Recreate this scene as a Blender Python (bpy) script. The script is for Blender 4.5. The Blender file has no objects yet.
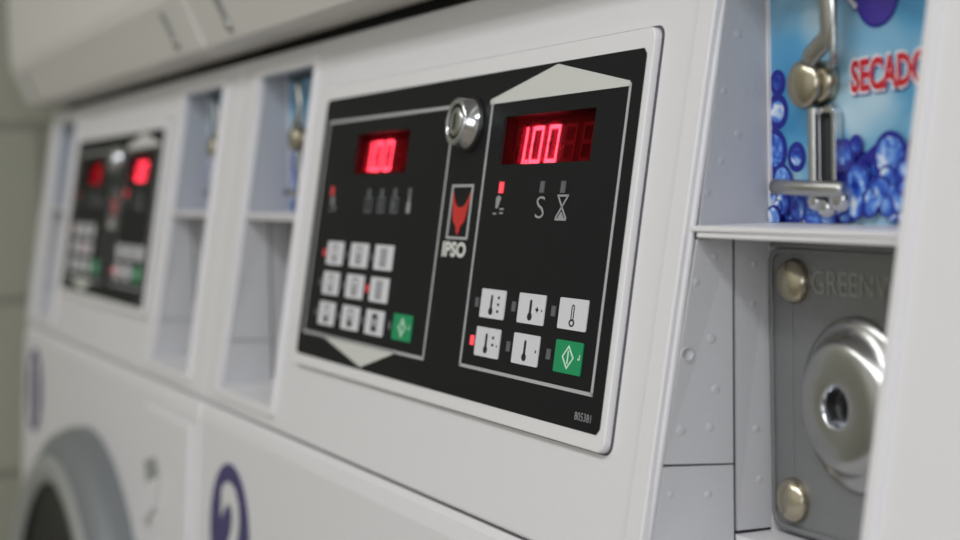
import bpy, bmesh, math, random
from mathutils import Vector, Matrix
random.seed(7)
C = bpy.context.scene.collection
sc = bpy.context.scene
PI = math.pi
Z0 = 1.12          # height of the control label's lower edge above the floor

# ------------------------------------------------------------------ camera
cam_d = bpy.data.cameras.new('camera'); cam = bpy.data.objects.new('camera', cam_d); C.objects.link(cam)
cam_d.sensor_width = 36; cam_d.lens = 1600.0/960*36
rx, ry, rz = 1.5149, -0.0247, 1.1409
cam.matrix_world = (Matrix.Translation((0.7976, -0.2589, 0.0872+Z0)) @ Matrix.Rotation(rz,4,'Z')
                    @ Matrix.Rotation(rx,4,'X') @ Matrix.Rotation(ry,4,'Z'))
cam_d.clip_start = 0.01
cam_d.dof.use_dof = True
cam_d.dof.focus_distance = 0.575
cam_d.dof.aperture_fstop = 60.0/8.0
sc.camera = cam

# ------------------------------------------------------------------ world, lights, exposure
w = bpy.data.worlds.new('world'); sc.world = w; w.use_nodes = True
w.node_tree.nodes['Background'].inputs[0].default_value = (0.75, 0.8, 0.9, 1)
w.node_tree.nodes['Background'].inputs[1].default_value = 0.15
sc.view_settings.view_transform = 'Standard'; sc.view_settings.look = 'None'
sc.view_settings.gamma = 1; sc.view_settings.use_curve_mapping = False
sc.view_settings.exposure = -0.11

def area(name, loc, rot, sx, sy, power, col):
    d = bpy.data.lights.new(name, 'AREA'); d.shape = 'RECTANGLE'; d.size = sx; d.size_y = sy
    d.energy = power; d.color = col
    o = bpy.data.objects.new(name, d); C.objects.link(o); o.location = loc; o.rotation_euler = rot
    return o
area('ceiling_tube_light', (1.3, -1.2, 2.58), (0,0,0), 1.5, 0.25, 24, (0.955,0.975,1.0))
area('ceiling_tube_light', (-0.2, -1.5, 2.58), (0,0,0), 1.5, 0.25, 15, (0.97,0.975,0.97))
area('daylight_window', (2.95, -1.0, 1.55), (0, PI/2, 0), 1.3, 1.3, 21, (0.91,0.945,1.0))

# ------------------------------------------------------------------ materials
def lin(r, g, b):
    f = lambda c: (c/255/12.92) if c/255 <= 0.04045 else ((c/255+0.055)/1.055)**2.4
    return (f(r), f(g), f(b), 1)
def mat(name, col, rough=0.5, metal=0.0, bump=0, bscale=400, var=0, coat=0, spec=0.5):
    m = bpy.data.materials.new(name); m.use_nodes = True; nt = m.node_tree; b = nt.nodes['Principled BSDF']
    b.inputs['Base Color'].default_value = col; b.inputs['Roughness'].default_value = rough
    b.inputs['Metallic'].default_value = metal; b.inputs['Coat Weight'].default_value = coat
    b.inputs['Specular IOR Level'].default_value = spec
    tc = nt.nodes.new('ShaderNodeTexCoord')
    n = nt.nodes.new('ShaderNodeTexNoise'); n.inputs['Scale'].default_value = bscale; n.inputs['Detail'].default_value = 3
    nt.links.new(tc.outputs['Object'], n.inputs['Vector'])
    if bump:
        bp = nt.nodes.new('ShaderNodeBump'); bp.inputs['Strength'].default_value = bump; bp.inputs['Distance'].default_value = 0.0005
        nt.links.new(n.outputs['Fac'], bp.inputs['Height']); nt.links.new(bp.outputs['Normal'], b.inputs['Normal'])
    if var:
        mx = nt.nodes.new('ShaderNodeMix'); mx.data_type = 'RGBA'
        mx.inputs[6].default_value = tuple(c*(1-var) for c in col[:3])+(1,); mx.inputs[7].default_value = tuple(min(1,c*(1+var)) for c in col[:3])+(1,)
        nt.links.new(n.outputs['Fac'], mx.inputs[0]); nt.links.new(mx.outputs[2], b.inputs['Base Color'])
    return m
def emit(name, col, s):
    m = bpy.data.materials.new(name); m.use_nodes = True; b = m.node_tree.nodes['Principled BSDF']
    b.inputs['Base Color'].default_value = (0.3,0.02,0.02,1)
    b.inputs['Emission Color'].default_value = col; b.inputs['Emission Strength'].default_value = s
    return m
M = {}
M['enamel'] = mat('white_enamel', lin(223,221,224), 0.32, bump=0.12, bscale=900, var=0.01)
M['dryer'] = mat('dryer_enamel', lin(214,211,207), 0.45, bump=0.1, bscale=600, var=0.01)
M['bezel'] = mat('bezel_plastic', lin(226,224,226), 0.35)
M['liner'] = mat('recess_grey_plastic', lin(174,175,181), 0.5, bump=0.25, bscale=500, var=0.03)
M['liner_lit'] = mat('recess_grey_plastic_lit', lin(192,192,196), 0.45, bump=0.2, bscale=500, var=0.02)  # lighter copy of the liner, bounced light in the lower recess put into colour
M['bezel_shadow'] = mat('bezel_shadow_grey', lin(82,80,88), 0.6)
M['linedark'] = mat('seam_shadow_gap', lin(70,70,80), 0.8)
M['black'] = mat('label_black', lin(17,19,21), 0.55, var=0.08, bscale=300, spec=0.18)
M['line'] = mat('label_silver_line', lin(176,176,178), 0.5)
M['silver'] = mat('label_silver', lin(206,206,202), 0.5)
M['key'] = mat('key_white', lin(214,213,218), 0.5)
M['ink'] = mat('icon_ink', lin(25,25,27), 0.6)
M['green'] = mat('start_green', lin(0,142,88), 0.5)
M['greenlight'] = mat('icon_pale', lin(205,232,215), 0.5)
M['ledoff'] = mat('lamp_unlit', lin(92,94,98), 0.5)
M['icon'] = mat('icon_grey', lin(150,152,154), 0.5)
M['logored'] = mat('logo_red', lin(196,38,34), 0.5)
M['ledon'] = emit('lamp_lit_red', (1,0.06,0.09,1), 1.4)
M['leddim'] = emit('lamp_lit_dim_red', (1,0.08,0.10,1), 0.38)
M['digit'] = emit('digit_lit_red', (1,0.17,0.27,1), 7)
M['digitoff'] = mat('digit_unlit', lin(92,60,60), 0.6)
def filter_mat():
    m=bpy.data.materials.new('red_display_filter'); m.use_nodes=True; nt=m.node_tree; out=nt.nodes['Material Output']; nt.nodes.remove(nt.nodes['Principled BSDF'])
    t=nt.nodes.new('ShaderNodeBsdfTransparent'); t.inputs[0].default_value=(0.92,0.50,0.52,1)
    g=nt.nodes.new('ShaderNodeBsdfGlass'); g.inputs['Color'].default_value=(1,0.22,0.28,1); g.inputs['Roughness'].default_value=0.75; g.inputs['IOR'].default_value=1.2
    x=nt.nodes.new('ShaderNodeMixShader'); x.inputs[0].default_value=0.15
    nt.links.new(t.outputs[0],x.inputs[1]); nt.links.new(g.outputs[0],x.inputs[2]); nt.links.new(x.outputs[0],out.inputs[0]); return m
M['filter'] = filter_mat()
M['cavity'] = mat('display_cavity', lin(34,22,24), 0.6)
M['chrome'] = mat('chrome', lin(200,202,206), 0.12, 1.0)
M['brushed'] = mat('brushed_steel', lin(176,176,174), 0.26, 1.0, bump=0.1, bscale=300)
M['bolt'] = mat('bolt_nickel', lin(180,172,152), 0.26, 1.0)
M['plate'] = mat('coin_plate_steel', lin(134,135,136), 0.48, 0.5, bump=0.15, bscale=250, var=0.06)
M['platelight'] = mat('coin_plate_edge', lin(168,167,160), 0.4, 0.5)
M['darkmetal'] = mat('dark_steel', lin(64,64,66), 0.4, 0.9)
M['hole'] = mat('black_hole', lin(8,8,10), 0.5)
M['purple'] = mat('sticker_purple', lin(60,52,106), 0.45)
M['stickerwhite'] = mat('sticker_white', lin(214,213,214), 0.45)
M['doorgrey'] = mat('door_grey', lin(118,121,124), 0.45, 0.1)
M['doorgrey2'] = mat('door_face_grey', lin(150,151,150), 0.42, 0.1)
M['navy'] = mat('poster_navy', lin(24,30,140), 0.4)
M['red'] = mat('poster_red', lin(198,24,44), 0.4)
M['white'] = mat('poster_white', lin(232,232,240), 0.4)
M['violet'] = mat('poster_violet', lin(70,52,160), 0.4, var=0.3, bscale=200)
M['grout'] = mat('dark_joint', lin(40,40,38), 0.8)

def noise_mat(name, stops, scale, detail=3, dist=0.6, rough=0.35, stretch=(1,1,1), lac=2.0):
    m = bpy.data.materials.new(name); m.use_nodes = True; nt = m.node_tree; b = nt.nodes['Principled BSDF']
    b.inputs['Roughness'].default_value = rough
    tc = nt.nodes.new('ShaderNodeTexCoord'); mp = nt.nodes.new('ShaderNodeMapping'); mp.inputs['Scale'].default_value = stretch
    mp.inputs['Rotation'].default_value = (0, 0.6, 0)
    n = nt.nodes.new('ShaderNodeTexNoise'); n.inputs['Scale'].default_value = scale; n.inputs['Detail'].default_value = detail
    n.inputs['Distortion'].default_value = dist
    r = nt.nodes.new('ShaderNodeValToRGB')
    while len(r.color_ramp.elements) < len(stops): r.color_ramp.elements.new(0.5)
    for e, (p, c) in zip(r.color_ramp.elements, stops): e.position = p; e.color = c
    nt.links.new(tc.outputs['Object'], mp.inputs['Vector']); nt.links.new(mp.outputs[0], n.inputs['Vector'])
    nt.links.new(n.outputs['Fac'], r.inputs[0]); nt.links.new(r.outputs[0], b.inputs['Base Color'])
    return m
M['poster'] = noise_mat('poster_aqua', [(0.30, lin(52,132,186)), (0.46, lin(88,158,200)), (0.58, lin(132,182,212)), (0.74, lin(186,212,226))], 24, 2, 0.5, stretch=(1,1,1.6))
M['bubble'] = noise_mat('poster_bubble', [(0.34, lin(22,42,150)), (0.46, lin(52,100,200)), (0.56, lin(120,166,230)), (0.68, lin(228,236,248))], 170, 2, 0.8)

# painted block wall
def wall_mat():
    m = bpy.data.materials.new('painted_block_wall'); m.use_nodes = True; nt = m.node_tree; b = nt.nodes['Principled BSDF']
    b.inputs['Roughness'].default_value = 0.55
    tc = nt.nodes.new('ShaderNodeTexCoord'); sp = nt.nodes.new('ShaderNodeSeparateXYZ'); ad = nt.nodes.new('ShaderNodeMath'); ad.operation='ADD'
    cb = nt.nodes.new('ShaderNodeCombineXYZ'); br = nt.nodes.new('ShaderNodeTexBrick')
    nt.links.new(tc.outputs['Object'], sp.inputs[0]); nt.links.new(sp.outputs[0], ad.inputs[0]); nt.links.new(sp.outputs[1], ad.inputs[1])
    of = nt.nodes.new('ShaderNodeMath'); of.operation='ADD'; of.inputs[1].default_value = 0.085
    nt.links.new(sp.outputs[2], of.inputs[0]); nt.links.new(ad.outputs[0], cb.inputs[0]); nt.links.new(of.outputs[0], cb.inputs[1])
    nt.links.new(cb.outputs[0], br.inputs['Vector'])
    br.inputs['Scale'].default_value = 1; br.inputs['Brick Width'].default_value = 0.4; br.inputs['Row Height'].default_value = 0.195
    br.inputs['Mortar Size'].default_value = 0.005; br.inputs['Mortar Smooth'].default_value = 0.4
    br.inputs['Color1'].default_value = lin(160,160,146); br.inputs['Color2'].default_value = lin(166,166,151); br.inputs['Mortar'].default_value = lin(144,144,131)
    nt.links.new(br.outputs['Color'], b.inputs['Base Color'])
    bp = nt.nodes.new('ShaderNodeBump'); bp.invert = True; bp.inputs['Distance'].default_value = 0.003
    nt.links.new(br.outputs['Fac'], bp.inputs['Height']); nt.links.new(bp.outputs[0], b.inputs['Normal'])
    return m
M['wall'] = wall_mat()
M['ceiling'] = mat('ceiling_paint', lin(225,224,218), 0.8, bump=0.2, bscale=60)
M['floor'] = noise_mat('floor_tile', [(0.3, lin(120,112,100)), (0.7, lin(168,160,148))], 9, 4, 0.4, 0.4)

# ------------------------------------------------------------------ mesh builder
TH = 0.1665; ST, CT = math.sin(TH), math.cos(TH)
def SP(u, v, w=0.0): return Vector((u, v*ST - w*CT, v*CT + w*ST))      # sloping control-panel frame -> machine space
ID = lambda x, y, z: Vector((x, y, z))
class MB:
    def __init__(s): s.bm = bmesh.new(); s.mats = []
    def mi(s, m):
        m = M[m]
        if m not in s.mats: s.mats.append(m)
        return s.mats.index(m)
    def face(s, pts, m, smooth=False):
        f = s.bm.faces.new([s.bm.verts.new(p) for p in pts]); f.material_index = s.mi(m); f.smooth = smooth; return f
    def hexa(s, P, m):     # P: 8 points, bottom ring 0-3, top ring 4-7
        v = [s.bm.verts.new(p) for p in P]; k = s.mi(m)
        for q in ((3,2,1,0),(4,5,6,7),(0,1,5,4),(1,2,6,5),(2,3,7,6),(3,0,4,7)):
            f = s.bm.faces.new([v[i] for i in q]); f.material_index = k
    def box(s, a, b, m, T=ID):
        (x0,y0,z0),(x1,y1,z1) = a, b
        s.hexa([T(x0,y0,z0),T(x1,y0,z0),T(x1,y1,z0),T(x0,y1,z0),T(x0,y0,z1),T(x1,y0,z1),T(x1,y1,z1),T(x0,y1,z1)], m)
    def prism(s, pts, h0, h1, m, T=ID, side=None, smooth=False):   # polygon in first two coords of T, extruded along third
        k = s.mi(m); ks = s.mi(side) if side else k
        a = [s.bm.verts.new(T(x,y,h0)) for x,y in pts]; b = [s.bm.verts.new(T(x,y,h1)) for x,y in pts]
        n = len(pts)
        f = s.bm.faces.new(b); f.material_index = k
        f = s.bm.faces.new(a[::-1]); f.material_index = k
        for i in range(n):
            f = s.bm.faces.new((a[i],a[(i+1)%n],b[(i+1)%n],b[i])); f.material_index = ks; f.smooth = smooth
    def disc(s, c, r, h0, h1, m, T=ID, n=32, ry=None, smooth=True):
        ry = ry or r
        s.prism([(c[0]+r*math.cos(2*PI*i/n), c[1]+ry*math.sin(2*PI*i/n)) for i in range(n)], h0, h1, m, T, smooth=smooth)
    def ringflat(s, outer, inner, h0, h1, m, T=ID):      # frame between two loops of equal count
        k = s.mi(m); n = len(outer)
        A=[s.bm.verts.new(T(x,y,h1)) for x,y in outer]; B=[s.bm.verts.new(T(x,y,h1)) for x,y in inner]
        D=[s.bm.verts.new(T(x,y,h0)) for x,y in outer]; E=[s.bm.verts.new(T(x,y,h0)) for x,y in inner]
        for i in range(n):
            j=(i+1)%n
            for q in ((A[i],A[j],B[j],B[i]),(D[j],D[i],E[i],E[j]),(D[i],D[j],A[j],A[i]),(B[i],B[j],E[j],E[i])):
                f=s.bm.faces.new(q); f.material_index=k
    def lathe(s, c, prof, m, T=ID, n=40, smooth=True, ms=None):   # prof: (radius, height)
        rings=[]
        for r,h in prof:
            if r < 1e-7: rings.append([s.bm.verts.new(T(c[0],c[1],h))])
            else: rings.append([s.bm.verts.new(T(c[0]+r*math.cos(2*PI*i/n), c[1]+r*math.sin(2*PI*i/n), h)) for i in range(n)])
        for q in range(len(rings)-1):
            a,b=rings[q],rings[q+1]; k=s.mi(ms[q] if ms else m)
            for i in range(n):
                j=(i+1)%n
                if len(a)==1 and len(b)==1: continue
                if len(a)==1: vs=(a[0],b[j],b[i])
                elif len(b)==1: vs=(a[i],a[j],b[0])
                else: vs=(a[i],a[j],b[j],b[i])
                f=s.bm.faces.new(vs); f.material_index=k; f.smooth=smooth
    def tube(s, pts, r, m, n=14, flat=1.0):
        pts=[Vector(p) for p in pts]; k=s.mi(m); rings=[]
        for i,p in enumerate(pts):
            d=(pts[min(i+1,len(pts)-1)]-pts[max(i-1,0)]).normalized()
            a=d.cross(Vector((0,1,0)));
            if a.length<1e-3: a=d.cross(Vector((1,0,0)))
            a.normalize(); b=d.cross(a).normalized()
            rr=r[i] if isinstance(r,(list,tuple)) else r
            rings.append([s.bm.verts.new(p+a*rr*math.cos(2*PI*j/n)+b*rr*flat*math.sin(2*PI*j/n)) for j in range(n)])
        for a,b in zip(rings,rings[1:]):
            for j in range(n):
                f=s.bm.faces.new((a[j],a[(j+1)%n],b[(j+1)%n],b[j])); f.material_index=k; f.smooth=True
        for e in (rings[0][::-1],rings[-1]):
            f=s.bm.faces.new(e); f.material_index=k
    def text(s, body, x, y, h, wscale, m, T, h0, ext=0.0001, offset=0.0, width=None):
        cu=bpy.data.curves.new('t','FONT'); cu.body=body; cu.size=1; cu.offset=offset; cu.fill_mode='FRONT'; cu.resolution_u=3
        o=bpy.data.objects.new('t',cu); C.objects.link(o)
        me=bpy.data.meshes.new_from_object(o, depsgraph=bpy.context.evaluated_depsgraph_get())
        xs=[v.co.x for v in me.vertices]; ys=[v.co.y for v in me.vertices]
        x0,x1,y0,y1=min(xs),max(xs),min(ys),max(ys); sy=h/(y1-y0); sx=(width/(x1-x0)) if width else sy*wscale
        k=s.mi(m); vs=[s.bm.verts.new(T(x+(v.co.x-x0)*sx, y+(v.co.y-y0)*sy, h0+ext)) for v in me.vertices]
        for p in me.polygons:
            try:
                f=s.bm.faces.new([vs[i] for i in p.vertices]); f.material_index=k
            except ValueError: pass
        bpy.data.objects.remove(o); bpy.data.meshes.remove(me); bpy.data.curves.remove(cu)
    def build(s, name, parent=None, loc=(0,0,0), bevel=0, seg=3, angle=40, label=None, recalc=True, weld=False):
        if weld: bmesh.ops.remove_doubles(s.bm, verts=s.bm.verts, dist=1e-6)
        if recalc: bmesh.ops.recalc_face_normals(s.bm, faces=s.bm.faces)
        me=bpy.data.meshes.new(name); s.bm.to_mesh(me); s.bm.free()
        for m in s.mats: me.materials.append(m)
        o=bpy.data.objects.new(name, me); C.objects.link(o)
        if parent: o.parent=parent
        o.location=loc
        if label: o['label']=label
        if bevel:
            b=o.modifiers.new('bevel','BEVEL'); b.width=bevel; b.segments=seg; b.limit_method='ANGLE'; b.angle_limit=math.radians(angle); b.harden_normals=True
        return o
def rrect(x0,y0,x1,y1,r,n=5):
    P=[]
    for cx,cy,a in ((x1-r,y0+r,-90),(x1-r,y1-r,0),(x0+r,y1-r,90),(x0+r,y0+r,180)):
        for i in range(n+1):
            t=math.radians(a+90*i/n); P.append((cx+r*math.cos(t),cy+r*math.sin(t)))
    return P
XZ = lambda Y: (lambda x,z,h: Vector((x, Y-h, z)))     # polygon in X/Z, height towards the viewer

# ------------------------------------------------------------------ the room
def structure(name, mb, **k):
    o=mb.build(name, **k); o['kind']='structure'; return o
RX0,RX1,RY0,RY1,RZ=-1.05,3.0,-2.4,0.75,2.6
b=MB(); b.box((RX0-.1,RY0-.1,-.1),(RX1+.1,RY1+.1,0),'floor'); structure('floor',b)
b=MB(); b.box((RX0-.1,RY0-.1,RZ),(RX1+.1,RY1+.1,RZ+.1),'ceiling'); structure('ceiling',b)
b=MB(); b.box((RX0-.1,RY0,0),(RX0,RY1,RZ),'wall'); structure('wall_left',b)
b=MB(); b.box((RX1,RY0,0),(RX1+.1,RY1,RZ),'ceiling'); structure('wall_right',b)
b=MB(); b.box((RX0-.1,RY1,0),(RX1+.1,RY1+.1,RZ),'wall'); structure('wall_back',b)
b=MB(); b.box((RX0-.1,RY0-.1,0),(RX1+.1,RY0,RZ),'ceiling'); structure('wall_front',b)

# ------------------------------------------------------------------ the stacked machine
XL, XR = -0.1810, 0.5020                 # machine sides
XC = (XL+XR)/2
FW = -0.003                              # fascia surface, just below the label's
VB, VT = -0.0445, 0.168
RWL, RWR, RVB, RVT = 0.3634, 0.4652, -0.033, 0.155     # right-hand coin recess
DX = -0.5014                             # shift to the left-hand coin recess
YP = 0.0452                              # back plane of the recesses
YBACK = 0.62

root = bpy.data.objects.new('stacked_laundry_machine', None); C.objects.link(root)
root.location = (XC, 0.3, 0)
L = (-XC, -0.3, Z0)                      # parts are built in panel space, offset to the Empty at the base

def skew(v): return .0048*max(0,(.072-v))/.105      # the lower opening widens a little downwards
# sloping control fascia with its two openings
def fascia():
    b=MB(); us=[XL,RWL+DX,RWR+DX,.008,.318,RWL,RWR,XR]; vs=[VB,RVB,.008,.125,RVT,VT]
    k=b.mi('enamel'); V={}
    T=lambda u,v,w: SP(u,v,w)
    def vert(i,j):
        if (i,j) not in V: V[i,j]=b.bm.verts.new(T(us[i]-(skew(vs[j]) if i in (1,5) else 0),vs[j],FW))
        return V[i,j]
    fs=[]
    for i in range(7):
        for j in range(5):
            if (j in (1,2,3) and i in (1,5)) or (j==2 and i==3): continue
            f=b.bm.faces.new((vert(i,j),vert(i+1,j),vert(i+1,j+1),vert(i,j+1))); f.material_index=k; fs.append(f)
    r=bmesh.ops.extrude_face_region(b.bm, geom=fs)
    off=SP(0,0,0)-SP(0,0,0.003)
    for g in r['geom']:
        if isinstance(g,bmesh.types.BMVert): g.co+=off
    return b
fascia().build('control_fascia', root, L, bevel=0.0035, seg=4)

# raised white bezel around the label
b=MB()
b.ringflat(rrect(-0.0045,-0.0058,0.3297,0.1398,0.004), rrect(0.0018,0.0018,0.3245,0.1309,0.001), FW-.0004, 0.0, 'bezel', SP)
b.build('panel_bezel', root, L, bevel=0.0006, seg=2)
b=MB(); b.ringflat(rrect(-0.0054,-0.0064,0.3312,0.1407,0.0045), rrect(-0.0042,-0.0055,0.3294,0.1395,0.0038), FW-.0003, FW+.0002, 'bezel_shadow', SP); b.build('bezel_shadow', root, L)  # thin dark ring that paints the shadow line at the bezel's foot

# display cavities are cut out of the label slab
DR=(0.2200,0.0945,0.2952,0.1138); DL=(0.0515,0.0930,0.1206,0.1130)
def label_panel():
    b=MB(); k=b.mi('black')
    us=[0.0,DL[0],DL[2],DR[0],DR[2],0.3263]; 
    T=SP
    # black sheet with two window cut-outs: columns of quads
    def q(u0,v0,u1,v1): b.face([T(u0,v0,0.0002),T(u1,v0,0.0002),T(u1,v1,0.0002),T(u0,v1,0.0002)],'black')
    H=0.1327; c=0.0022
    b.face([T(u,v,0.0002) for u,v in ((c,0),(us[1],0),(us[1],H),(c,H))],'black')
    b.face([T(u,v,0.0002) for u,v in ((0,c),(c,0),(c,H),(0,H-c))],'black')
    for w0,w1,D in ((1,2,DL),(3,4,DR)):
        q(us[w0],0,us[w1],D[1]); q(us[w0],D[3],us[w1],H)
    q(us[2],0,us[3],H); q(us[4],0,us[5]-c,H)
    b.face([T(u,v,0.0002) for u,v in ((us[5]-c,0),(us[5],c),(us[5],H-c),(us[5]-c,H))],'black')
    w0=0.0003; w1=0.0004
    def bar(u0,v0,u1,v1,m='line'): b.box((u0,v0,w0),(u1,v1,w1),m,T)
    # right frame with roof-shaped header
    t=0.0016; tv=0.0010
    bar(0.2062,0.0124,0.2062+t,0.1208); bar(0.3172,0.0128,0.3172+t,0.1211); bar(0.2062,0.0124,0.3188,0.0124+tv*1.3)
    b.prism([(0.2046,0.1196),(0.3176,0.1200),(0.3176,0.1218),(0.2612,0.1320),(0.2046,0.1215)],w0,w1,'silver',T)
    # left frame with pennant-shaped footer
    bar(0.0075,0.0118,0.0075+t,0.1208); bar(0.1678,0.0118,0.1678+t,0.1208); bar(0.0075,0.1198,0.1694,0.1213); bar(0.0075,0.0112,0.1694,0.0126)
    b.prism([(0.0352,0.0122),(0.0955,0.0012),(0.1395,0.0122)],w0,w1,'silver',T)
    # dark square beside the right display
    b.text('805381',0.3080,0.0034,0.0028,1,'icon',T,w0,width=0.0118)
    # small pictograms below the indicator lamps
    def s5(u,v):
        b.text('S',u-0.0036,v-0.0042,0.0084,1,'icon',T,w0,width=0.0072,offset=-0.01)
    s5(0.2612,0.0776)
    for a in (((-.0042,-.004),(.0042,.0045)),((-.0042,.0045),(.0042,-.004))):
        (x0,y0),(x1,y1)=a; b.prism([(0.2786+x0-.0005,0.0776+y0),(0.2786+x0+.0008,0.0776+y0),(0.2786+x1+.0005,0.0776+y1),(0.2786+x1-.0008,0.0776+y1)],w0,w1,'icon',T)
    bar(0.2742,0.0816,0.2830,0.0824,'icon'); bar(0.2742,0.0728,0.2830,0.0736,'icon'); b.prism([(0.2760,0.0736),(0.2812,0.0736),(0.2786,0.0762)],w0,w1,'icon',T)
    for du,uu in ((0,0.2236),(-0.1962,0.0+0.2236)):
        u=uu+du
        b.prism([(u-.0016,.0770),(u+.0004,.0770),(u+.0026,.0812),(u+.0002,.0822),(u-.0020,.0812)],w0,w1,'icon',T)
        bar(u+.0024,.0764,u+.0060,.0771,'icon'); bar(u+.0026,.0748,u+.0056,.0755,'icon'); bar(u-.0034,.0745,u-.0004,.0752,'icon')
    for i,u in enumerate((0.0790,0.0960,0.1127,0.1302)):
        v=.0779
        if i<3:
            b.ringflat([(u-.0046,v-.0038),(u+.0046,v-.0038),(u+.0046,v+.0038),(u-.0046,v+.0038)],[(u-.0034,v-.0028),(u+.0034,v-.0028),(u+.0034,v+.0028),(u-.0034,v+.0028)],w0,w1,'ledoff',T)
            bar(u-.0004-.0012*i,v-.002,u+.0010,v+.002,'ledoff')
        else:
            bar(u-.0022,v-.0036,u+.0022,v+.0012,'icon'); bar(u-.0010,v+.0012,u+.0010,v+.0040,'icon')
    return b
panel = label_panel().build('control_panel', root, L)

def sub(mb, name, **k): return mb.build(name, panel, (0,0,0), **k)

# the two displays: a shallow housing with seven-segment digits at its back
def seg_digit(b, u, v, wd, ht, pat, T, w, mon='digit', moff='digitoff'):
    t=wd*0.15; tv=ht*0.105; g=0.00012; sl=0.10
    def S(x,y): return (u+x+sl*(y)*1.0, v+y)
    hh=ht/2
    def quad(x0,y0,x1,y1,m): b.prism([S(x0,y0),S(x1,y0),S(x1,y1),S(x0,y1)],w,w+0.0002,m,T)
    segs={'a':(t,ht-tv,wd-t,ht),'b':(wd-t,hh+g,wd,ht-g),'c':(wd-t,g,wd,hh-g),'d':(t,0,wd-t,tv),'e':(0,g,t,hh-g),'f':(0,hh+g,t,ht-g),'g':(t,hh-tv/2,wd-t,hh+tv/2)}
    for k,s in segs.items(): quad(*s, mon if k in pat else moff)
def display(D, u0, name, text):
    b=MB(); T=SP; dep=-0.0058
    u,v,U,V=D
    for pts in (((u,v,dep),(U,v,dep),(U,V,dep),(u,V,dep)), ((u,v,0),(u,v,dep),(u,V,dep),(u,V,0)), ((U,v,dep),(U,v,0),(U,V,0),(U,V,dep)),
                ((u,v,0),(U,v,0),(U,v,dep),(u,v,dep)), ((u,V,dep),(U,V,dep),(U,V,0),(u,V,0))):
        b.face([T(*p) for p in pts],'cavity')
    PT={'1':'bc','0':'abcdef',' ':''}
    x=u0; wd=0.0092; p=0.0137
    for i,ch in enumerate(text):
        seg_digit(b,x+i*p,0.0954 if D is DR else 0.0950,wd,0.0147,PT[ch],T,dep+0.0006)
        if i==0: b.prism([(x+wd+.0012,.0953),(x+wd+.0032,.0953),(x+wd+.0034,.0970),(x+wd+.0014,.0970)],dep+.0006,dep+.0008,'digit',T)
    b.box((u,v,-.0016),(U,V,-.0008),'filter',SP)
    o=b.build(name, panel, (0,0,0), recalc=False)
    return o
display(DR,0.2214,'display_window','10000'[:3]+'  ')
display(DL,0.0504,'display_window','100 ')

# indicator lamps
def lamp(u,v,on,wd=0.0034,ht=0.0044):
    dim = u < 0.16
    b=MB(); b.box((u-wd/2,v-ht/2,0.0002),(u+wd/2,v+ht/2,0.0006),('leddim' if dim else 'ledon') if on else 'ledoff',SP)
    sub(b,'indicator_lamp',label='lit red indicator lamp' if on else 'unlit grey indicator lamp')
lamp(0.2252,0.0853,True); lamp(0.2610,0.0853,False); lamp(0.2779,0.0852,False)
lamp(0.0256,0.0847,True)
for u in (0.0786,0.0957,0.1124,0.1302): lamp(u,0.0838,False,0.0036,0.0036)

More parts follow.
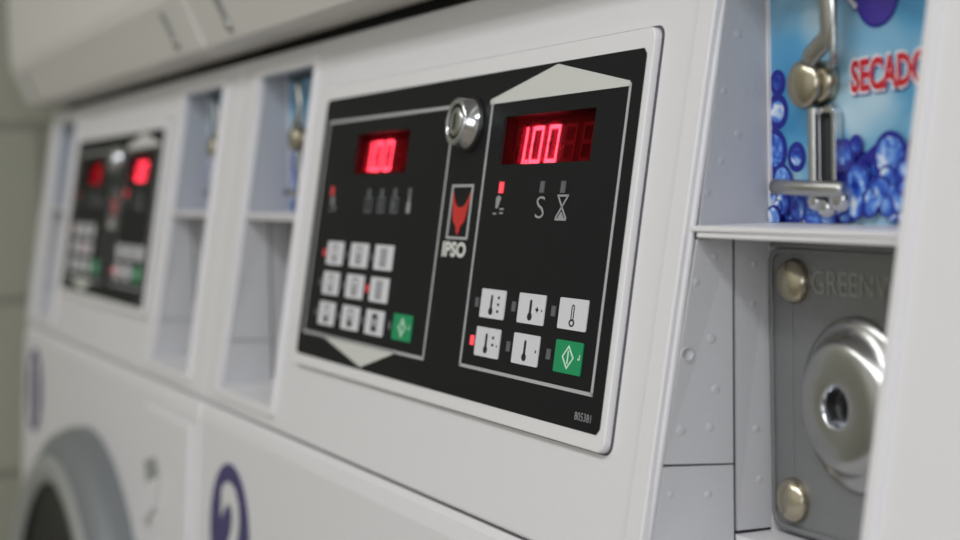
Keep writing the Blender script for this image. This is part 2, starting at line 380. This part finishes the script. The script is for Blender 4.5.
# membrane keys of the dryer side
def thermo(b,u,v,hollow=False,h=0.0070):
    T=SP; a,c=0.0006,0.0007
    if hollow:
        b.ringflat(rrect(u-.0011,v-h/2+.001,u+.0011,v+h/2,.001,3),rrect(u-.0005,v-h/2+.0014,u+.0005,v+h/2-.0005,.0004,3),a,c,'ink',T)
        n=16; f=lambda r,rr:[(u+r*math.cos(2*PI*i/n),v-h/2+.0004+rr*math.sin(2*PI*i/n)) for i in range(n)]
        b.ringflat(f(.0021,.0014),f(.0012,.0008),a,c,'ink',T)
    else:
        b.prism(rrect(u-.0009,v-h/2+.001,u+.0009,v+h/2,.0008,3),a,c,'ink',T)
        b.disc((u,v-h/2+.0006),.0019,a,c,'ink',T,16,ry=.0015)
def key(u0,v0,u1,v1,kind):
    b=MB(); T=SP
    b.prism(rrect(u0,v0,u1,v1,0.0006,2),0.0002,0.0006,'green' if kind.startswith('start') else 'key',T)
    um,vm=(u0+u1)/2,(v0+v1)/2; a,c=.0006,.0007
    if kind=='t3':
        thermo(b,um-.001,vm)
        for k in (-1,0,1): b.disc((um+.0052,vm+.0027*k),.0010,a,c,'ink',T,10,ry=.0006)
    elif kind=='t2':
        thermo(b,um-.001,vm)
        for k in (0,1): b.disc((um+.0050,vm+.0028*k-.0006),.0010,a,c,'ink',T,10,ry=.0006)
        b.box((um+.0085,vm-.0012,a),(um+.0092,vm-.0004,c),'ink',T)
    elif kind=='t1':
        thermo(b,um-.0005,vm); b.box((um+.0038,vm-.0004,a),(um+.0062,vm+.0004,c),'ink',T); b.box((um+.0046,vm-.0010,a),(um+.0054,vm+.0010,c),'ink',T); b.box((um+.0085,vm-.0006,a),(um+.0092,vm+.0002,c),'ink',T)
    elif kind=='t0':
        thermo(b,um-.0005,vm); b.box((um+.0082,vm-.0006,a),(um+.0090,vm+.0004,c),'ink',T)
    elif kind=='th': thermo(b,um,vm,True)
    elif kind.startswith('start'):
        o=[(um-.0045,vm),(um,vm-.0044),(um+.0045,vm),(um,vm+.0044)]; i=[(um-.0035,vm),(um,vm-.0034),(um+.0035,vm),(um,vm+.0034)]
        b.ringflat(o,i,a,c,'greenlight',T); b.box((um-.0004,vm-.0024,a),(um+.0004,vm+.0024,c),'greenlight',T)
        b.box((um+.0074,vm-.0004,a),(um+.0088,vm+.0002,c),'greenlight',T); b.box((um+.0084,vm-.0004,a),(um+.0089,vm+.0016,c),'greenlight',T)
    elif kind[0]=='w':
        i=int(kind[1])
        b.ringflat([(um-.0036,vm-.0042),(um+.0036,vm-.0042),(um+.0036,vm+.0042),(um-.0036,vm+.0042)],[(um-.0024,vm-.0034),(um+.0024,vm-.0034),(um+.0024,vm+.0034),(um-.0024,vm+.0034)],a,c,'ledoff',T)
        for k in range(1+i%3): b.box((um-.0016,vm-.0026+.002*k,a),(um+.0016,vm-.0016+.002*k,c),'ink',T)
        if i>=6: b.disc((um,vm-.0028),.0028,a,c,'ink',T,12,ry=.0016)
        if i==8: b.disc((um,vm+.0026),.0024,a,c,'ink',T,12,ry=.0012)
    names={'t3':'white key with a thermometer and three dots','t2':'white key with a thermometer and two dots','t1':'white key with a thermometer and one dot','t0':'white key with a plain filled thermometer','th':'white key with a hollow thermometer'}
    sub(b,'membrane_key',bevel=0,label=names.get(kind,'green start key with a diamond' if kind.startswith('start') else None))
key(0.2200,0.0335,0.2419,0.0449,'t3'); key(0.2538,0.0337,0.2757,0.0450,'t1'); key(0.2870,0.0339,0.3083,0.0451,'th')
key(0.2195,0.0182,0.2415,0.0297,'t2'); key(0.2534,0.0183,0.2750,0.0298,'t0'); key(0.2879,0.0184,0.3083,0.0300,'start')
for u,v,on in ((.2162,.0391,0),(.2497,.0394,0),(.2825,.0397,0),(.2160,.0238,1),(.2493,.0240,0),(.2828,.0240,0)): lamp(u,v,bool(on),.0030,.0038)
# membrane keys of the washer side
cu=[(.0300,.0530),(.0640,.0875),(.0968,.1196)]; cv=[(.0475,.0592),(.0325,.0440),(.0172,.0288)]
n=0
for r in range(3):
    for c_ in range(3):
        du=-.0006*r
        key(cu[c_][0]+du,cv[r][0],cu[c_][1]+du,cv[r][1],'w%d'%n); n+=1
        lamp(cu[c_][0]+du-.0042,(cv[r][0]+cv[r][1])/2,(r,c_) in ((0,0),(1,2)),.0034,.0036)
key(.1302,.0174,.1522,.0291,'start'); lamp(.1262,.0232,False,.0030,.0036)

# emblem and name
b=MB(); T=SP
u0,v0,u1,v1=.1768,.0638,.1985,.0868
b.ringflat([(u0,v0),(u1,v0),(u1,v1),(u0,v1)],[(u0+.0014,v0+.0010),(u1-.0014,v0+.0010),(u1-.0014,v1-.0010),(u0+.0014,v1-.0010)],.0002,.0005,'line',T)
cx=(u0+u1)/2
half=[(0,.0655),(.0016,.0672),(.0022,.0692),(.0056,.0712),(.0066,.0735),(.0074,.0770),(.0086,.0800),(.0088,.0838),(.0072,.0810),(.0050,.0786),(.0026,.0774),(0,.0772)]
b.prism([(cx+x,y) for x,y in half]+[(cx-x,y) for x,y in half[-2:0:-1]],.0002,.0005,'logored',T)
sub(b,'emblem')
b=MB(); b.text('IPSO',.1745,.0562,.0066,1,'silver',T,.0002,width=.0242,offset=0.05,ext=.0002); sub(b,'name_lettering')

# key lock
b=MB(); lc=(.1882,.1122); R0=.0103
b.lathe(lc,[(R0+.0012,.0002),(R0+.0012,.0012),(R0,.0018),(.0099,.0074),(.0096,.0081),(.0080,.0083),(.0074,.0078),(.0070,.0066),(0,.0066)],'chrome',SP,
        ms=['darkmetal','darkmetal','chrome','chrome','chrome','chrome','darkmetal','darkmetal'])
b.lathe(lc,[(.0062,.0070),(.0058,.0080),(.0040,.0082),(0,.0082)],'brushed',SP)
b.box((lc[0]-.0008,lc[1]-.0034,.0082),(lc[0]+.0008,lc[1]+.0034,.0084),'hole',SP)
sub(b,'key_lock',label='round chrome key lock')

# ------------------------------------------------------------------ coin recesses
def yz_wall(b, x0, x1, pts, m):    # polygon in Y/Z given thickness in X
    b.prism(pts, x0, x1, m, lambda y,z,x: Vector((x,y,z)))
def yz_skew(b, x0, x1, pts, m):    # the same, leaning outwards towards its lower front edge
    def T(y,z,x):
        k=min(1,max(0,(YP-y)/(YP-slope_y(z)))); return Vector((x-skew(z/CT)*k, y, z))
    b.prism(pts, x0, x1, m, T)
def slope_y(z, w=FW):              # Y of the fascia surface at height z
    v=(z-w*ST)/CT; return v*ST-w*CT
def recess(dx):
    xl,xr=RWL+dx,RWR+dx
    zb=SP(0,RVB)[2]; zt=SP(0,RVT)[2]
    zs0,zs1=.0672,.0712      # shelf
    b=MB()
    inw=.0026
    # liner walls
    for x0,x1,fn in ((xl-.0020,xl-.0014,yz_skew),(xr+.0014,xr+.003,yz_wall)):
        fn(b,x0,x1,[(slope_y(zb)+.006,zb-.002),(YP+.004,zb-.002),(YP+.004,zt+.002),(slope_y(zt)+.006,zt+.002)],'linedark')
    yz_wall(b,xr,xr+.0012,[(slope_y(zb)+inw,zb),(YP+.002,zb),(YP+.002,zt),(slope_y(zt)+inw,zt)],'liner')
    # upper compartment plate
    yz_wall(b,xl-.0012,xl,[(slope_y(zs1)+inw,zs1),(YP+.002,zs1),(YP+.002,zt),(slope_y(zt)+inw,zt)],'liner')
    # lower compartment: two front plates and a back strip, thin joints between
    yz_skew(b,xl-.0012,xl,[(slope_y(-.0050)+inw,-.0050),(.0297,-.0066),(.0299,.0665),(slope_y(.0668)+inw,.0668)],'liner_lit')
    yz_skew(b,xl-.0012,xl,[(slope_y(zb)+inw,zb),(.0297,zb),(.0297,-.0072),(slope_y(-.0058)+inw,-.0058)],'liner_lit')
    yz_skew(b,xl-.0012,xl,[(.0309,-.0290),(.0436,-.0290),(.0436,.0662),(.0310,.0668)],'liner_lit')
    yz_wall(b,xl-.0012,xl+.0004,[(.0438,zb),(YP+.002,zb),(YP+.002,.0660),(.0438,.0660)],'enamel')
    # floor, top, backing
    b.box((xl-.008,slope_y(zb)+inw,zb-.002),(xr+.002,YP+.004,zb),'enamel')
    b.box((xl-.001,.0300,zb),(xr,YP,-.0300),'enamel')
    b.hexa([Vector(p) for p in ((xl-.002,slope_y(zt)+inw,zt),(xr+.002,slope_y(zt)+inw,zt),(xr+.002,YP+.004,zt),(xl-.002,YP+.004,zt),(xl-.002,slope_y(zt)+inw,zt+.002),(xr+.002,slope_y(zt)+inw,zt+.002),(xr+.002,YP+.004,zt+.002),(xl-.002,YP+.004,zt+.002))],'liner')
    b.box((xl-.002,YP+.002,zb),(xr+.002,YP+.004,zt),'liner')
    b.box((xl,YP-.0012,.0560+.006),(xr,YP+.002,zs0),'liner')
    # moulded dimples on the left wall
    skT=lambda y,z,x: Vector((x-skew(z/CT)*min(1,max(0,(YP-y)/(YP-slope_y(z)))), y, z))
    dimp=[(.0333,.132),(.0277,.1139),(.0327,.0999),(.0261,.0914),(.0207,.0817),(.0164,.053),(.022,.0345),(.0375,.0449),(.0233,.061),(.0385,.0039),(.0395,-.0127),(.0110,.0056),(.0214,.0057),(.0072,-.015),(.0206,-.0161),(.0384,.0579),(.0236,.018)]
    for y,z in dimp:
        r=random.choice((.0014,.0018))
        b.lathe((y,z),[(r,xl-.0001),(r*.7,xl+.00012),(r*.3,xl+.00018),(0,xl+.00018)],'liner' if z>.07 else 'liner_lit',skT,12)
    b.lathe((.0132,.0301),[(.0024,xl-.0001),(.0024,xl+.0003),(.0019,xl+.0003),(.0019,xl+.0001),(0,xl+.0001)],'liner_lit',skT,20)
    o=b.build('recess_liner',root,L,label='grey moulded lining of a coin recess')
    # thin raised rim round the opening
    b=MB(); f=.0095
    outer=[((u-skew(v) if u<(xl+xr)/2 else u),v) for u,v in rrect(xl-f-.001,RVB-.006,xr+f*.45,RVT+.0085,.004,4)]; inner=rrect(xl,RVB,xr,RVT,.0015,4)
    b.ringflat(outer,[((u-skew(v) if u<(xl+xr)/2 else u),v) for u,v in inner],FW-.002,FW+.0018,'enamel',SP)
    b.build('recess_rim',root,L,bevel=.0008,seg=3)
    # double-lipped shelf
    b=MB()
    def sl(z0,z1,x0,x1,inset):
        P=[]
        for z in (z0,z1):
            P+= [Vector((x0,slope_y(z)+inset,z)),Vector((x1,slope_y(z)+inset,z)),Vector((x1,YP+.002,z)),Vector((x0,YP+.002,z))]
        b.hexa(P,'enamel')
    sl(.0694,.0712,xl-.0005,xr+.0006,-.0002); sl(.0674,.0690,xl+.0022,xr+.0006,.0004); sl(.0688,.0696,xl+.0010,xr,.0010)
    b.build('shelf',root,L,bevel=.0004,seg=2)
    # poster on the back of the upper compartment
    b=MB(); P=XZ(YP); 
    b.box((xl+.0006,YP,.0712),(xr+.0005,YP+.001,zt),'poster')
    def bubble(x,z,r,k=0,inner=.68):
        h=.00015+.00002*k
        n=28
        cl=lambda X,Z:(min(max(X,.3642),.4655),min(max(Z,.0714),zt))
        b.face([P(cl(x+r*math.cos(2*PI*i/n),z+r*math.sin(2*PI*i/n))[0]+dx,cl(x+r*math.cos(2*PI*i/n),z+r*math.sin(2*PI*i/n))[1],h) for i in range(n)],'navy')
        r2=r*inner
        b.face([P(cl(x+r2*math.cos(2*PI*i/n),z+r2*math.sin(2*PI*i/n))[0]+dx,cl(x+r2*math.cos(2*PI*i/n),z+r2*math.sin(2*PI*i/n))[1],h+.00006) for i in range(n)],'bubble')
    rnd=random.Random(3); k=0
    def foam(x,z,r,inner=.82):
        nonlocal k; k+=1; bubble(x,z,r,k,inner)
    # navy backing of the foam
    for x,z,r in ((.366,.0800,.0085),(.3735,.0770,.0085),(.382,.0740,.008),(.389,.073,.006),(.397,.0735,.0065),(.405,.080,.0080),(.411,.0840,.0090),(.420,.0850,.0105),(.430,.084,.010),(.440,.086,.0105),(.450,.087,.011),(.460,.088,.011)):
        k+=1; bubble(x,z,r,k,.55)
    bubble(.3676,.1070,.0058,1,.62); bubble(.3680,.1162,.0042,2,.58); bubble(.3777,.0922,.0048,3,.58); bubble(.3655,.0945,.0072,4,.72)
    bubble(.4085,.0950,.0032,40,.6); bubble(.4030,.0922,.0050,41,.6); bubble(.4243,.0910,.0078,42,.78); bubble(.4385,.0925,.0070,43,.72); bubble(.3710,.0848,.0052,44,.8); bubble(.4530,.0975,.0062,45,.7)
    k=46
    for i in range(46):
        x=rnd.uniform(.3645,.4650); top=.0790 if x<.392 else (.0745 if x<.399 else .0800+.0060*min(1,(x-.4)/.02))
        z=rnd.uniform(.0722,top); r=rnd.uniform(.0022,.0052)
        foam(x,z,r)
    foam(.4105,.0845,.0056); foam(.4090,.0775,.0050); foam(.4330,.0850,.0060)
    # violet seal with a pale swash, partly above the shelf opening
    n=32
    b.face([P(.4181+dx+.0100*math.cos(2*PI*i/n),.1388+.0098*math.sin(2*PI*i/n),.0002) for i in range(n)],'navy')
    b.face([P(.4181+dx+.0090*math.cos(2*PI*i/n),.1388+.0088*math.sin(2*PI*i/n),.0003) for i in range(n)],'violet')
    b.face([P(x+dx,z,.00025) for x,z in ((.4040,.1388),(.4078,.1352),(.4090,.1366),(.4052,.1400))],'white')
    b.face([P(x+dx,z,.00018) for x,z in ((.4034,.1388),(.4078,.1344),(.4098,.1364),(.4052,.1406))],'navy')
    # heading
    Q=lambda x,z,h: P(x, z+(x-.405-dx)*.03, h)
    b.text('SECADORA',.4053+dx,.1092,.0114,1,'navy',Q,.0002,width=.0480,offset=0.09)
    b.text('SECADORA',.4049+dx,.1097,.0113,1,'white',Q,.00026,width=.0480,offset=0.08)
    b.text('SECADORA',.4057+dx,.1104,.0099,1,'red',Q,.00032,width=.0468,offset=0.04)
    b.box((xl-.0001,YP-.0012,.0712),(xl+.0010,YP+.001,zt),'enamel')
    b.build('poster',root,L,label='blue soap-bubble poster lettered SECADORA',recalc=False)
    # coin chute lever: bent handle, pivot bolt, slotted bar, cross rod
    YL=.0385
    b=MB()
    pts=[(.4036,YL-.0005,.1500),(.4036,YL-.0005,.1385),(.4040,YL-.0005,.1320),(.4034,YL,.1288),(.4012,YL,.1262),(.3975,YL,.1242),(.3945,YL,.1225),(.3935,YL,.1200)]
    b.tube([(x+dx,y,z) for x,y,z in pts],.0034,'brushed',flat=.6)
    b.tube([(.4064+dx,YL-.0004,.1500),(.4064+dx,YL-.0004,.1225),(.4058+dx,YL,.1196),(.4030+dx,YL+.001,.1186),(.3985+dx,YL+.002,.1190)],.0011,'brushed',n=10)
    lever=b.build('coin_lever',root,L,label='bent chrome lever in front of the poster')
    b=MB()
    b.lathe((.3905+dx,.1143),[(.0070,.0),(.0070,.0045),(.0076,.0050),(.0078,.0058),(.0070,.0072),(.0050,.0082),(.0025,.0087),(0,.0088)],'bolt',XZ(YP-.0006))
    b.lathe((.3935+dx,.1148),[(.0066,.0),(.0066,.0040),(.0054,.0046),(0,.0046)],'bolt',XZ(YP-.0004))
    b.build('pivot_bolt',lever,(0,0,0),label='domed nickel pivot bolt')
    b=MB(); P2=XZ(YP-.0004)
    b.ringflat(rrect(.3895+dx,.0772,.4018+dx,.1075,.0040,4),rrect(.3942+dx,.0790,.4000+dx,.1052,.0016,4),.0,.0032,'chrome',P2)
    b.prism(rrect(.3900+dx,.0782,.4006+dx,.1058,.0012,4),.0002,.0008,'hole',P2)
    b.tube([(.3926+dx,YP-.0046,.1070),(.3926+dx,YP-.0046,.0800)],.0017,'brushed',n=12)
    for x,z,r in ((.3925,.0782,.0030),(.3975,.0765,.0032),(.4040,.0790,.0040)):
        b.lathe((x+dx,z),[(r,.0),(r,.0040),(r*.75,.0052),(0,.0056)],'chrome',P2,24)
    b.build('slot_bracket',lever,(0,0,0),bevel=.0006,seg=2,label='chrome bracket with a black slot')
    b=MB()
    b.tube([(.3752+dx,YP-.0075,.0828),(.3762+dx,YP-.0075,.0829),(.3850+dx,YP-.0070,.0826),(.4078+dx,YP-.0062,.0819),(.4096+dx,YP-.0062,.0819)],[.0016,.0025,.0025,.0025,.0014],'brushed',n=16)
    b.build('cross_rod',lever,(0,0,0))
    # steel coin plate of the lower compartment
    b=MB()
    b.prism(rrect(xl+.0022,-.0270,xr-.0004,.0622,.0042,5),0,.0016,'plate',XZ(YP))
    b.ringflat(rrect(xl+.0014,-.0280,xr,.0632,.0050,5),rrect(xl+.0030,-.0262,xr-.0012,.0614,.0038,5),0,.0026,'plate',XZ(YP))
    b.box((xl+.012,YP-.0020,-.0270),(xl+.0128,YP-.0014,.0622),'plate')
    b.box((xl+.0040,YP-.0040,.0636),(xr-.001,YP,.0650),'plate')
    P3=XZ(YP)
    cp=b.build('coin_plate',root,L,bevel=.0004,seg=2,label='grey steel coin plate with raised lettering')
    b=MB(); b.text('GREENWALD',.3872+dx,.0494,.0072,1,'platelight',P3,.0016,width=.0600,offset=-0.012,ext=.0003); b.build('embossed_lettering',cp,(0,0,0))
    for z in (.0528,-.0176):
        b=MB(); r=.0073; c=((.3782 if z>0 else .3766)+dx,z)
        b.lathe(c,[(r,.0016),(r,.0024),(r*.98,.0032),(r*.86,.0046),(r*.62,.0058),(r*.32,.0064),(0,.0066)],'bolt',P3,32)
        b.build('carriage_bolt',cp,(0,0,0))
    b=MB(); c=(.4092+dx,.0168)
    b.lathe(c,[(.0268,.0012),(.0268,.0024),(.0262,.0032),(.0242,.0040),(.0222,.0050),(.0210,.0064),(.0200,.0082),(.0182,.0096),(.0155,.0103),(.0070,.0106),(.0064,.0104),(.0062,.0084),(.0062,.0040),(0,.0040)],'brushed',P3,56,
            ms=['brushed']*9+['chrome','chrome','chrome','hole'])
    es=b.build('lock_escutcheon',cp,(0,0,0),label='domed steel lock cover')
    b=MB(); b.lathe(c,[(.0046,.0040),(.0044,.0066),(.0036,.0072),(0,.0072)],'darkmetal',P3,24)
    b.box((c[0]-.0006,YP-.0076,c[1]-.003),(c[0]+.0006,YP-.0071,c[1]+.003),'hole')
    b.build('lock_core',es,(0,0,0))
recess(0.0); recess(DX)

# ------------------------------------------------------------------ washer below
zs=SP(0,VB,FW)[2]; ys=SP(0,VB,FW)[1]
def washer_y(z): return ys-.001+.06*(z-zs)
ZB=-Z0+.03
b=MB()
pts=[(ys+.02,zs-.0014),(ys+.006,zs-.0014),(ys+.0022,zs-.0022),(ys+.0002,zs-.0050),(washer_y(zs-.012),zs-.012),(washer_y(ZB),ZB),(.1,ZB),(.1,zs-.0014)]
g=.0012
yz_wall(b,XL+g,XR-g,pts,'enamel')
b.build('washer_front',root,L,bevel=.0030,seg=3,angle=60)
b=MB(); b.box((XL+g+.001,.09,ZB-.0),(XR-g-.001,YBACK,zs+.0),'dryer'); b.build('washer_cabinet',root,L)
for x in (XL+.06,XR-.06):
    for y in (.08,YBACK-.06):
        b=MB(); b.lathe((x,y),[(.022,-Z0),(.022,-Z0+.008),(.010,-Z0+.012),(.010,ZB+.001)],'darkmetal',ID,20); b.build('foot',root,L)
# sloped plane frame of the washer front: x, height, outward
def WF(x,z,h): return Vector((x, washer_y(z)-h, z+0.06*h))
dc=(XC+.010,-.357)
b=MB()
b.lathe(dc,[(.250,-.0005),(.250,.010),(.244,.022),(.232,.029),(.227,.030)],'doorgrey',WF,72)
b.lathe(dc,[(.227,.030),(.224,.034),(.211,.034),(.205,.029)],'doorgrey2',WF,72)
b.lathe(dc,[(.205,.029),(.197,.012),(.191,-.0003)],'darkmetal',WF,72)
door=b.build('washer_door',root,L,label='grey round door ring with dark glass',recalc=False)
b=MB(); b.lathe(dc,[(.203,.024),(.150,.014),(.10,.004),(0,.001)],'hole',WF,64); b.build('door_glass',door,(0,0,0),label='black porthole glass')
b=MB(); b.box((dc[0]+.196,washer_y(dc[1])-.044,dc[1]-.03),(dc[0]+.214,washer_y(dc[1])-.030,dc[1]+.03),'doorgrey2'); b.build('door_handle',door,(0,0,0),bevel=.004)
# detergent drawer
b=MB()
dx0=-.683
def drawer_pt(x): return x-dx0
P=[(drawer_pt(-.322),-.064),(drawer_pt(-.196),-.064),(drawer_pt(-.196),-.160),(drawer_pt(-.240),-.166),(drawer_pt(-.285),-.150),(drawer_pt(-.322),-.130)]
b.prism(P[::-1],-.001,.0025,'enamel',WF)
dr=b.build('detergent_drawer',root,L,bevel=.0018,seg=3)
b=MB(); b.prism([(drawer_pt(-.314),-.1030),(drawer_pt(-.282),-.0960),(drawer_pt(-.270),-.1060),(drawer_pt(-.300),-.1260)],.0024,.0032,'doorgrey2',WF)
b.prism([(drawer_pt(-.318),-.1340),(drawer_pt(-.292),-.1150),(drawer_pt(-.262),-.1060),(drawer_pt(-.276),-.1300),(drawer_pt(-.305),-.1460)],.0024,.0060,'enamel',WF)
b.build('drawer_grip',dr,(0,0,0),bevel=.001)

# ------------------------------------------------------------------ dryer above
b=MB()
DZT=.86
prof=[(-.0105,.55),(-.0105,.2150),(-.0088,.2060),(-.0040,.1960),(.0030,.1800),(.0058,.1735),(.0110,.1712),(.0370,.1706),(.0370,.55)]
yz_wall(b,XL+.0015,XR-.0015,prof,'dryer')
b.build('dryer_front',root,L,bevel=.0048,seg=3,angle=50)
b=MB(); b.box((XL+.0015,-.0105,.5525),(XR-.0015,.04,DZT),'dryer'); b.build('dryer_top_panel',root,L,bevel=.004)
b=MB(); b.box((XL+.003,.036,.1800),(XR-.003,YBACK,DZT-.003),'dryer'); b.build('dryer_cabinet',root,L)
b=MB(); b.box((XL+.004,.045,.150),(XR-.004,YBACK-.01,.181),'grout'); b.build('dark_spacer',root,L)
b=MB()
yz_wall(b,XL+.0012,XL+.0022,[(slope_y(zs)+.010,zs),(.10,zs),(.10,.16),(slope_y(.16)+.010,.16)],'enamel')
yz_wall(b,XR-.0022,XR-.0012,[(slope_y(zs)+.010,zs),(.10,zs),(.10,.16),(slope_y(.16)+.010,.16)],'enamel')
b.box((XL+.0012,.10,zs),(XR-.0012,YBACK,.150),'enamel')
b.build('control_housing',root,L)
# lower fixing screws of the dryer front, each in a small slotted recess
def DF(y0,z0):
    ny,nz=-.72,-.0
    return None
for x in (XL+.067,XR-.057):
    b=MB()
    TT=lambda a,c,h: Vector((x+a, .0018-.010*0+ (c)*(-.44) - h*.915, 0.1818+c*.9 - h*.40))
    b.prism(rrect(-.0045,-.004,.0045,.022,.004,4),-.0008,.0004,'doorgrey2',TT)
    b.lathe((0,-.001),[(.0040,.0003),(.0038,.0012),(.0024,.0018),(0,.0020)],'brushed',TT,20)
    b.build('front_screw',root,L)
# dryer door, up out of the picture
b=MB(); cc=(XC,.47)
b.lathe(cc,[(.19,.0),(.19,.012),(.18,.020),(.165,.020),(.155,.010)],'dryer',XZ(-.0105),64)
dd=b.build('dryer_door',root,L)
b=MB(); b.lathe(cc,[(.157,.011),(.10,.006),(0,.004)],'hole',XZ(-.0105),48); b.build('door_glass',dd,(0,0,0))

# ------------------------------------------------------------------ second machine: a copy of every part
def kids(o): return [c for c in C.objects if c.parent == o]
def copy_tree(o, parent=None):
    c=o.copy(); C.objects.link(c); c.parent=parent
    for ch in kids(o): copy_tree(ch,c)
    return c
root2=copy_tree(root); root2.location=(XC-.683,.3,0)
root['category']=root2['category']='laundry machine'
root['group']=root2['group']='stacked washer-dryers in a row'
root['label']='white stacked washer-dryer in the foreground with sharp control panel and sticker 2'
root2['label']='blurred white stacked washer-dryer at far left by the wall with sticker 1'

# the washer-side display of the far machine shines more weakly
M['digitweak'] = emit('digit_weak_red', (1,0.10,0.16,1), 0.9)
for cp_ in kids(root2):
    if cp_.name.startswith('control_panel'):
        ds=[k for k in kids(cp_) if k.name.startswith('display_window')]
        far=min(ds,key=lambda k: sum(v.co.x for v in k.data.vertices)/len(k.data.vertices))
        far.data=far.data.copy()
        for i,m_ in enumerate(far.data.materials):
            if m_==M['digit']: far.data.materials[i]=M['digitweak']
# number stickers differ from machine to machine
def sticker(rt, ch, h, wd, lab, zz):
    c=(XC-.2735+.0035-.0,-.1135); b=MB()
    cx=-.1125+(.006 if ch=='2' else 0); c=(cx,zz)
    b.disc(c,.0405,.0002,.0006,'purple',WF,48)
    b.text(ch,cx-wd/2+(.004 if ch=='2' else -.002),c[1]-h/2,h,1,'stickerwhite',WF,.0006,width=wd,offset=.035)
    b.build('number_sticker',rt,L,label=lab)
sticker(root,'2',.060,.044,'round purple sticker with a white 2',-.1150)
sticker(root2,'1',.058,.020,'round purple sticker with a white 1',-.1060)
